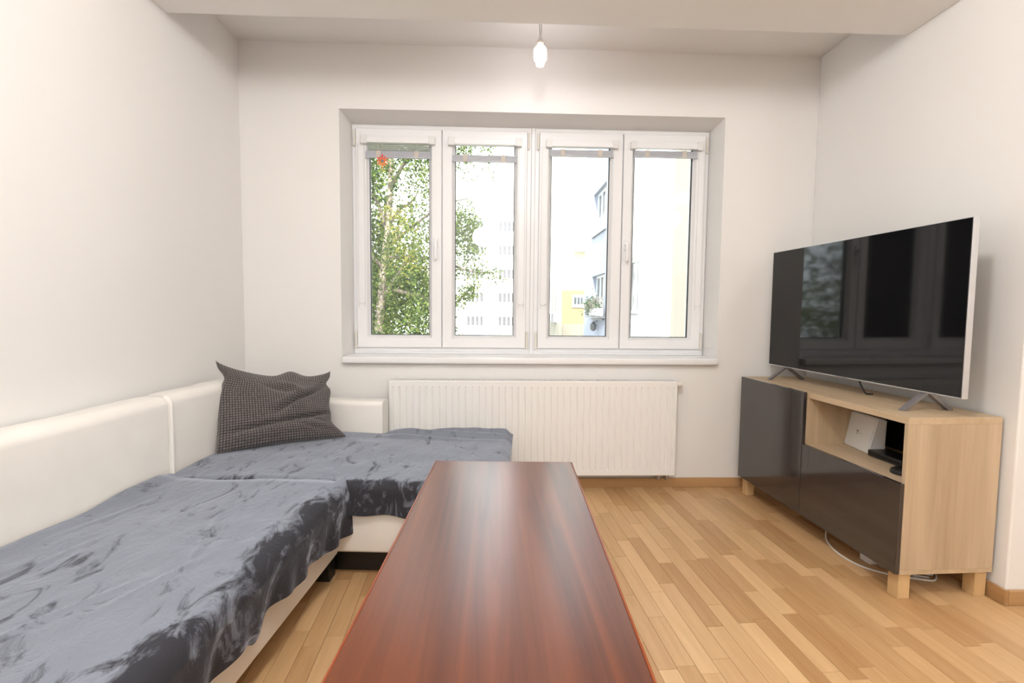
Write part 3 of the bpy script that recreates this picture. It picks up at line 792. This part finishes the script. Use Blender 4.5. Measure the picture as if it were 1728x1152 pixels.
# white cables and adapter on the floor below the bench
pts = [NP(.60, .22, .06), NP(.60, .17, .035), NP(.66, .115, .006), NP(.76, .072, .0045), NP(.86, .060, .0045), NP(.95, .085, .0045), NP(1.02, .16, .0045), NP(1.06, .26, .0045)]
tag(obj('floor_cable', tube(B(), smooth_path(pts, 8), .0042, 8), M['cord'], smooth=60), 'white cable curving out on the floor below the dark drawer', 'cable')
pts = [NP(.96, .29, .0045), NP(1.0, .25, .0045), NP(1.05, .25, .0045), NP(1.07, .30, .0045), NP(1.03, .35, .0045), NP(.98, .36, .0045), NP(.97, .31, .013), NP(1.01, .28, .0135), NP(1.04, .32, .0135), NP(1.0, .36, .0135)]
tag(obj('floor_cable', tube(B(), smooth_path(pts, 8), .0042, 8), M['cord'], smooth=60), 'white cable coiled on the floor between the right-hand bench legs', 'cable')
ad = thing('power_adapter', 'white power adapter lying on the floor under the bench drawer', 'adapter', NP(.90, .18, 0))
obj('housing', box(B(), .862, .925, .13, .20, .0005, .048, bev=.006, seg=3, fn=NP), M['white'], ad, smooth=40)
obj('plug_lead', tube(B(), smooth_path([NP(.925, .16, .02), NP(.96, .165, .012), NP(1.0, .2, .006), NP(1.05, .30, .006)], 6), .004, 8), M['cord'], ad, smooth=60)

# ------------------------------------------------------------------ television
TVX, TVY, TVA, TVZ, TVW, TVH = 1.748, -.094, .061, .825, 1.228, .705
tc_, ts_ = math.cos(TVA), math.sin(TVA)
def VP(a, b, z): return Vector((TVX+b*tc_+a*ts_, TVY-a*tc_+b*ts_, z))
tv = thing('television', 'large flat television with black screen and thin silver rim standing on the TV bench', 'television', VP(.614, .02, BT))
obj('screen', box(B(), .0035, TVW-.0035, 0, .006, TVZ+.006, TVZ+TVH-.0035, fn=VP), M['screen'], tv)
obj('rim', box(B(), 0, TVW, .003, .030, TVZ, TVZ+TVH, bev=.002, fn=VP), M['silver'], tv)
bm = B(); box(bm, .02, TVW-.02, .0302, .045, TVZ+.03, TVZ+TVH-.02, bev=.008, fn=VP); box(bm, .16, TVW-.16, .045, .072, TVZ+.05, TVZ+.42, bev=.012, fn=VP)
obj('back_cover', bm, M['tvback'], tv)
bm = B()
for k in range(5): box(bm, .578+k*.015, .588+k*.015, .0015, .003, TVZ+.0012, TVZ+.0045, fn=VP)
obj('maker_mark', bm, M['grey'], tv)
def vfoot(a):
    bm = B(); z1 = TVZ+.004
    for sg, b1 in ((-1, -.085), (1, .130)):
        # flat blade from the TV's underside down to the bench top
        P = [(a-.014, .012, z1), (a+.014, .012, z1), (a+.014, .030, z1), (a-.014, .030, z1)]
        Q = [(a-.011, b1-.012, BT+.001), (a+.011, b1-.012, BT+.001), (a+.011, b1+.012, BT+.001), (a-.011, b1+.012, BT+.001)]
        A = [bm.verts.new(VP(*p)) for p in P]; D = [bm.verts.new(VP(*p)) for p in Q]
        for k in range(4): bm.faces.new((A[k], A[(k+1) % 4], D[(k+1) % 4], D[k]))
        bm.faces.new(A[::-1]); bm.faces.new(D)
    bmesh.ops.recalc_face_normals(bm, faces=bm.faces)
    return bm
for a in (.143, 1.062): obj('stand_foot', vfoot(a), M['foot'], tv)
tag(obj('tv_cable', tube(B(), smooth_path([VP(.665, .048, TVZ+.02), VP(.675, .052, TVZ-.02), VP(.69, .068, BT+.012), VP(.695, .085, BT+.0055), VP(.688, .11, BT+.005)], 8), .004, 8), M['black'], smooth=60), 'short black cable dangling under the middle of the television', 'cable')

# ------------------------------------------------------------------ pendant lamp
LX, LY = .238, -.42
pl = thing('pendant_lamp', 'bare glowing LED bulb hanging by thin twin wires from the ceiling near the window', 'lamp', (LX, LY, ZC))
for s in (-1, 1):
    obj('wire', tube(B(), [(LX+s*.006, LY, ZC-.002), (LX+s*.005, LY, 2.66), (LX+s*.003, LY, 2.625)], .0016, 6), M['wire'], pl)
obj('ceiling_box', lathe(B(), [(.035, ZC-.022), (.04, ZC-.016), (.04, ZC-.0005)], LX, LY, 20), M['white'], pl, smooth=40)
obj('socket', lathe(B(), [(.006, 2.632), (.0075, 2.615), (.015, 2.596), (.018, 2.590), (.018, 2.584)], LX, LY, 18), M['socket'], pl, smooth=40)
bulb = obj('bulb', lathe(B(), [(.018, 2.5838), (.018, 2.576), (.013, 2.570)], LX, LY, 18), M['brass'], pl, smooth=40)
bm = lathe(B(), [(.016, 2.5695), (.027, 2.562), (.030, 2.556), (.030, 2.494), (.026, 2.490), (.022, 2.487), (.022, 2.470), (.014, 2.466)], LX, LY, 18)
for r in range(6):
    for k in range(12):
        a = 2*math.pi*(k+.5*(r % 2))/12; ca, sa_ = math.cos(a), math.sin(a); z = 2.499+r*.0095
        box(bm, .029, .0338, -.0035, .0035, z, z+.006, fn=lambda x, y, zz: Vector((LX+ca*x-sa_*y, LY+sa_*x+ca*y, zz)))
obj('led_body', bm, M['led'], bulb)

# ------------------------------------------------------------------ outside
M['ground'] = mat('lawn_ground', (.34, .34, .27), .95, var=.3, vscale=.6, bump=.3, bscale=8)
M['render'] = mat('white_render', (.86, .85, .83), .9, var=.04, vscale=.4, bump=.1, bscale=20)
M['creamr'] = mat('cream_render', (.325, .285, .232), .9, var=.05, vscale=.4, bump=.1, bscale=20)
M['orange'] = mat('shaded_orange_render', (.27, .20, .11), .9, var=.06, vscale=.3, bump=.1, bscale=20)  # shaded lower part of the orange facade, shade put into the colour
M['sunlit_yellow'] = mat('sunlit_orange_render', (.50, .455, .345), .9, var=.06, vscale=.3, bump=.1, bscale=20)  # same orange facade higher up, sunlight put into the colour
M['sandr'] = mat('sand_render', (.21, .19, .155), .9, var=.08, vscale=.5, bump=.1, bscale=20)
M['shade_blue'] = mat('shade_blue_render', (.33, .352, .43), .9, var=.05, vscale=.5, bump=.1, bscale=20)  # white wall with its tree shade put into the colour as blue
M['fwin'] = mat('far_window', (.12, .115, .125), .3, var=.2, vscale=.7)
M['fglass'] = mat('wing_window_glass', (.06, .07, .08), .12, var=.2, vscale=2)
M['fframe'] = mat('wing_window_frame', (.80, .80, .80), .5, bump=.02)
M['ledge'] = mat('sheet_metal_ledge', (.14, .14, .15), .5, .3, bump=.05)
M['bark'] = mat('dark_bark', (.16, .13, .105), .95, var=.5, vscale=6, bump=.8, bscale=25)
M['birch'] = mat('pale_birch_bark', (.30, .245, .19), .9, var=.6, vscale=9, bump=.5, bscale=20)
M['leaf'] = leafmat('birch_leaf', (.045, .085, .035), (.22, .27, .075), .5)
M['leaf2'] = leafmat('dark_leaf', (.03, .055, .028), (.11, .15, .055), .35)
M['leaf3'] = leafmat('yellow_leaf', (.22, .24, .055), (.42, .38, .10), .5)
GZ = -6.5
bm = B(); box(bm, -70, 70, .6, 130, GZ-.3, GZ); struct('ground', bm, M['ground'])

# far white apartment block
fb = thing('apartment_block', 'white apartment block far beyond the birch, rows of narrow grey windows', 'building', (-9, 58, GZ))
obj('wall', bx(-24, 4.6, 58, 70, GZ, 22), M['render'], fb)
obj('cornice', bx(-24.2, 4.8, 57.7, 70.2, 22, 22.5), M['render'], fb)
wm = None
def fwin(x, z):
    global wm
    if wm is None:
        bm = B(); box(bm, -.17, .17, -.05, .02, -.55, .55); wm = bpy.data.meshes.new('window'); bm.to_mesh(wm); bm.free(); wm.materials.append(M['fwin'])
    o = bpy.data.objects.new('window', wm); COL.objects.link(o); o.parent = fb; o.location = (x+9, 57.99-58, z-GZ)
for gi in range(-5, 2):
    gx = -3.13+gi*3.86
    for fl in range(-1, 6):
        z = 5.53+(fl-3)*2.88+2.88*1.0 - 2.88
        for k in range(4): fwin(gx+k*.53, z-.05)

# the wing of our own building, running away on the right
wg = thing('building_wing', 'white wing running away behind the two right-hand panes, its far wall tinted blue as shade', 'building', (6, 12, GZ))
def wing_wall(bm, x, y0, y1, z0, z1, holes, th=.25):
    """wall facing -x with real openings"""
    ys = sorted({y0, y1} | {h[0] for h in holes} | {h[1] for h in holes}); zs = sorted({z0, z1} | {h[2] for h in holes} | {h[3] for h in holes})
    for a, b in zip(ys, ys[1:]):
        for c, d in zip(zs, zs[1:]):
            if any(h[0] <= (a+b)/2 <= h[1] and h[2] <= (c+d)/2 <= h[3] for h in holes): continue
            box(bm, x, x+th, a, b, c, d)
    return bm
WX = 3.65
holesB = [(13.2, 15.3, 3.85+dz, 5.38+dz) for dz in (-2.98-2.98, -2.98, 0, 2.98)]
holesA = [(9.35, 11.4, 1.08+dz, 2.55+dz) for dz in (-2.98, 0, 2.98)]
obj('shade_blue_wall', wing_wall(B(), WX, 12.3, 16.9, GZ, 9.5, holesB), M['shade_blue'], wg)  # far stretch of the white wall, coloured bluish for its shade
obj('white_wall', wing_wall(B(), WX, 6.82, 12.3, GZ, 9.5, holesA), M['render'], wg)
obj('cream_wall', bx(WX-.06, WX+.25, .6, 6.80, GZ, 9.5), M['creamr'], wg)
obj('end_wall', bx(WX+.25, 9, 16.6, 16.9, GZ, 9.5), M['render'], wg)
obj('roof', bx(WX-.3, 9.2, .5, 17.2, 9.5, 9.8), M['render'], wg)
for y0, y1, z0, z1 in holesA[1:2]+holesB[1:3]:
    w = obj('window', wing_wall(B(), WX+.15, y0, y1, z0, z1, [(y0+.08, y0+(y1-y0)*.36, z0+.08, z1-.08), (y0+(y1-y0)*.40, y0+(y1-y0)*.66, z0+.08, z1-.08), (y0+(y1-y0)*.70, y1-.08, z0+.08, z1-.08)], .07), M['fframe'], wg)
    obj('pane', bx(WX+.20, WX+.21, y0+.05, y1-.05, z0+.05, z1-.05), M['fglass'], w)
    obj('ledge', bx(WX-.06, WX+.15, y0-.05, y1+.05, z0-.04, z0), M['ledge'], w)
# flower box below the wing window
fx = thing('flower_box', 'white flower box of grey-green plants on the wing wall under a window', 'flower box', (3.45, 14.0, .95))
obj('box', bx(3.38, 3.58, 13.0, 14.4, .98, 1.22, bev=.01), M['fframe'], fx)
obj('bracket_shelf', bx(3.34, WX-.001, 12.9, 15.0, .90, .95), M['ledge'], fx)
bm = B(); rf = random.Random(11)
for i in range(520):
    c = Vector((3.46+rf.gauss(0, .10), 14.3+rf.gauss(0, .52), 1.32+rf.gauss(0, .14))); c.x = min(c.x, 3.58); c.z = max(c.z, 1.0)
    a, b = Vector((rf.gauss(0, 1), rf.gauss(0, 1), rf.gauss(0, 1))).normalized()*.07, Vector((rf.gauss(0, 1), rf.gauss(0, 1), rf.gauss(0, 1))).normalized()*.05
    bm.faces.new([bm.verts.new(c+d) for d in (a, b, -a, -b)])
o = obj('plants', bm, leafmat('box_plant_leaf', (.10, .16, .09), (.42, .36, .34), .4), fx); o['kind'] = 'stuff'
ol = thing('wall_lantern', 'small dark lantern on the wing wall below the flower box', 'lantern', (3.55, 14.2, .5))
obj('lantern_body', lathe(B(), [(.03, .42), (.10, .48), (.12, .66), (.04, .74)], 3.50, 14.2, 12), M['ledge'], ol, smooth=50)
obj('bracket', bx(3.49, WX-.001, 14.18, 14.22, .74, .77), M['ledge'], ol)

# orange and cream houses beyond the wing
oh = thing('orange_house', 'orange house seen down the gap beside the wing, coloured sunlit above, shaded below', 'building', (9, 36, GZ))
obj('sunlit_orange_wall', bx(4.8, 14, 32, 44, 2.55, 16), M['sunlit_yellow'], oh)  # upper facade, coloured pale as if in sun
obj('shaded_orange_wall', bx(4.79, 14, 31.98, 44, GZ, 2.55), M['orange'], oh)  # same facade below, coloured deeper as if in shade
obj('sand_plinth', bx(4.77, 14, 31.95, 31.98, GZ, .15), M['sandr'], oh)
obj('bay', bx(5.6, 9, 31.5, 31.99, 5.25, 9.2), M['render'], oh)
w = obj('vent_window', bx(5.52, 6.4, 31.88, 31.979, 1.33, 2.2, bev=.02), M['fframe'], oh)
for k in range(3): obj('pane', bx(5.66+k*.23, 5.84+k*.23, 31.86, 31.90, 1.55, 2.05), M['fglass'], w)
ch = thing('cream_house', 'sand and white house with tall windows far back behind the third pane', 'building', (4.7, 40, GZ))
obj('wall', bx(4.60, 4.785, 32.0, 44, .25, 14), M['render'], ch)
obj('lower_wall', bx(4.55, 4.765, 31.4, 44, GZ, .25), M['sandr'], ch)
for y0 in (33.0, 34.9):
    for z0 in (.85,):
        w = obj('window', bx(4.56, 4.605, y0, y0+1.1, z0, z0+2.0), M['fframe'], ch)
        obj('pane', bx(4.545, 4.57, y0+.18, y0+.92, z0+.15, z0+1.85), M['sandr'], w)
    bm = B()
    box(bm, 4.30, 4.335, y0-.1, y0+1.2, .82, .87)
    for k in range(7): box(bm, 4.305, 4.33, y0-.08+k*.2, y0-.04+k*.2, .25, .82)
    box(bm, 4.30, 4.6, y0-.12, y0+1.22, .20, .26)
    obj('balcony_rail', bm, M['ledge'], ch)
w = obj('upper_window', bx(4.56, 4.605, 34.4, 36.4, 3.0, 4.0), M['fframe'], ch); obj('pane', bx(4.54, 4.57, 34.6, 36.2, 3.4, 4.0), M['ledge'], w)

# ---------------------------------------------------------------- trees
def leaf_mesh(name, pts, size, rng, m, parent):
    V, Fc = [], []
    for p in pts:
        s = size*(.6+.8*rng.random())
        a = Vector((rng.gauss(0, 1), rng.gauss(0, 1), rng.gauss(0, 1)-.8)).normalized()*s
        b = a.cross(Vector((rng.gauss(0, 1), rng.gauss(0, 1), rng.gauss(0, 1)))).normalized()*s*.62
        k = len(V); V += [p+a, p+b, p-a, p-b]; Fc.append((k, k+1, k+2, k+3))
    me = bpy.data.meshes.new(name); me.from_pydata([tuple(v) for v in V], [], Fc)
    o = link(name, me, m, parent); o['kind'] = 'stuff'; return o
def strand(rng, top, length, step=.055, sway=.35, spread=.075):
    out = []; p = Vector(top); d = Vector((rng.gauss(0, sway), rng.gauss(0, sway), -.4)).normalized(); L = 0
    while L < length:
        d = (d*.86+Vector((rng.gauss(0, .12), rng.gauss(0, .12), -.16))).normalized(); p = p+d*step; L += step
        for _ in range(3): out.append(p+Vector((rng.gauss(0, spread), rng.gauss(0, spread), rng.gauss(0, spread))))
    return out
rng = random.Random(21)
bt = thing('birch_tree', 'tall weeping birch with hanging yellowish green foliage outside the leftmost pane', 'tree', (-3.15, 10, GZ))
trunk = [(-3.18, 10, GZ), (-3.12, 10, -2), (-3.05, 10, .3), (-2.98, 10, 1.2), (-2.90, 10.05, 2.3), (-2.78, 10.1, 3.4), (-2.72, 10.1, 4.6), (-2.66, 10.1, 6.2), (-2.6, 10.1, 8.6)]
obj('trunk', tube(B(), smooth_path(trunk, 4), [.145-.0032*i for i in range(33)], 12), M['birch'], bt, smooth=60)
br = []
for p in ([(-2.80, 10.1, 3.3), (-2.45, 10.0, 3.75), (-2.2, 9.9, 3.85), (-1.95, 9.85, 4.15)], [(-2.80, 10.1, 3.1), (-3.05, 10, 3.9), (-3.35, 9.9, 4.3)], [(-2.75, 10.1, 4.2), (-2.1, 9.7, 5.1), (-1.2, 9.6, 5.7), (-.3, 9.5, 5.8)],
          [(-2.72, 10.1, 4.7), (-3.5, 9.6, 5.6), (-4.4, 9.4, 6.0)], [(-2.86, 10.05, 2.7), (-2.2, 10.2, 3.3), (-1.4, 10.3, 3.9), (-.7, 10.3, 4.1)], [(-2.95, 10.05, 1.7), (-2.0, 9.8, 1.5), (-1.2, 9.8, 1.25), (-.75, 9.8, 1.55), (-.55, 9.8, 1.75)],
          [(-2.88, 10.05, 2.5), (-1.6, 9.9, 2.45), (-.7, 9.8, 2.15), (.05, 9.8, 2.1)], [(-2.9, 10, 2.2), (-3.8, 9.8, 3.1), (-4.8, 9.6, 3.6)], [(-2.98, 10, 1.3), (-2.5, 9.7, 2.0), (-2.0, 9.5, 2.6)], [(-2.65, 10.1, 6.4), (-1.8, 10.2, 7.4), (-.9, 10.2, 7.8)]):
    q = smooth_path(p, 5); n = len(q); br.append(q)
    obj('branch', tube(B(), q, [.058*(1-.8*i/(n-1)) for i in range(n)], 7), M['bark'], bt, smooth=60)
L1 = []
for i in range(1000):
    x = rng.uniform(-5.2, -1.35); y = 10+rng.gauss(0, 1.0); z = rng.uniform(-.3, 7.4)
    if -1.9 < x and 3.6 < z < 5.2 and rng.random() < .75: continue
    if -3.0 < x < -2.0 and 3.4 < z < 5.0 and rng.random() < .45: continue
    L1 += strand(rng, (x, y, z), rng.uniform(.5, 1.5))
# hanging sprays over the second pane
for i in range(75): L1 += strand(rng, (rng.uniform(-1.35, -.45), 10+rng.gauss(0, .4), rng.uniform(3.1, 4.0)), rng.uniform(.4, 1.2), sway=.2)
for i in range(45): L1 += strand(rng, (rng.uniform(-1.3, -.1), 9.8+rng.gauss(0, .3), rng.uniform(5.2, 6.1)), rng.uniform(.3, .75), sway=.2)
for q in br[5:7]:
    for p in q[7:]:
        for _ in range(3): L1 += strand(rng, p+Vector((rng.gauss(0, .06), rng.gauss(0, .1), .12)), rng.uniform(.12, .40), sway=.2)
for i in range(8): L1 += strand(rng, (rng.uniform(-1.1, -.75), 10, rng.uniform(.4, .8)), .3)
leaf_mesh('foliage', L1, .036, rng, M['leaf'], bt)
LY_ = []
for i in range(26): LY_ += strand(rng, (rng.uniform(-2.6, -1.75), 9.3+rng.gauss(0, .3), rng.uniform(2.3, 4.0)), rng.uniform(.3, .8))
for i in range(3): LY_ += strand(rng, (rng.uniform(-.85, -.5), 9.7, 1.9), .25)
leaf_mesh('yellow_foliage', LY_, .036, rng, M['leaf3'], bt)['label'] = 'yellower leaves'
# denser dark trees behind and to the left
for i, (x, y, h, r, lab) in enumerate(((-5.6, 12.8, 9.5, 2.4, 'dense dark green tree behind the birch at the left edge of the window'), (-4.3, 16.5, 8.5, 2.6, 'dark bushy tree standing behind the birch trunk in the leftmost pane'), (-10.5, 11, 10, 2.8, 'broad dark tree left of the birch, mirrored in the television screen'))):
    lm = M['leaf'] if i == 2 else M['leaf2']
    t = thing('garden_tree', lab, 'tree', (x, y, GZ), 'dark trees behind the birch')
    obj('trunk', tube(B(), smooth_path([(x, y, GZ), (x+.1, y, -3), (x, y, 1), (x+.1, y, h-3)], 4), [.24-.014*k for k in range(13)], 10), M['bark'], t, smooth=60)
    pts = []
    for k in range(300):
        a, e = rng.uniform(0, 6.283), rng.uniform(-1, 1); rr = r*rng.random()**.35
        zc = (GZ+2+h-2)/2 if i != 1 else -1.2; hh = (h-GZ-3)/2 if i != 1 else 4.0
        c = Vector((x+rr*math.cos(a)*math.sqrt(1-e*e*.8), y+rr*math.sin(a)*math.sqrt(1-e*e*.8), zc+e*hh))
        for _ in range(55): pts.append(c+Vector((rng.gauss(0, .33), rng.gauss(0, .33), rng.gauss(0, .3))))
    leaf_mesh('foliage', pts, .085, rng, lm, t)
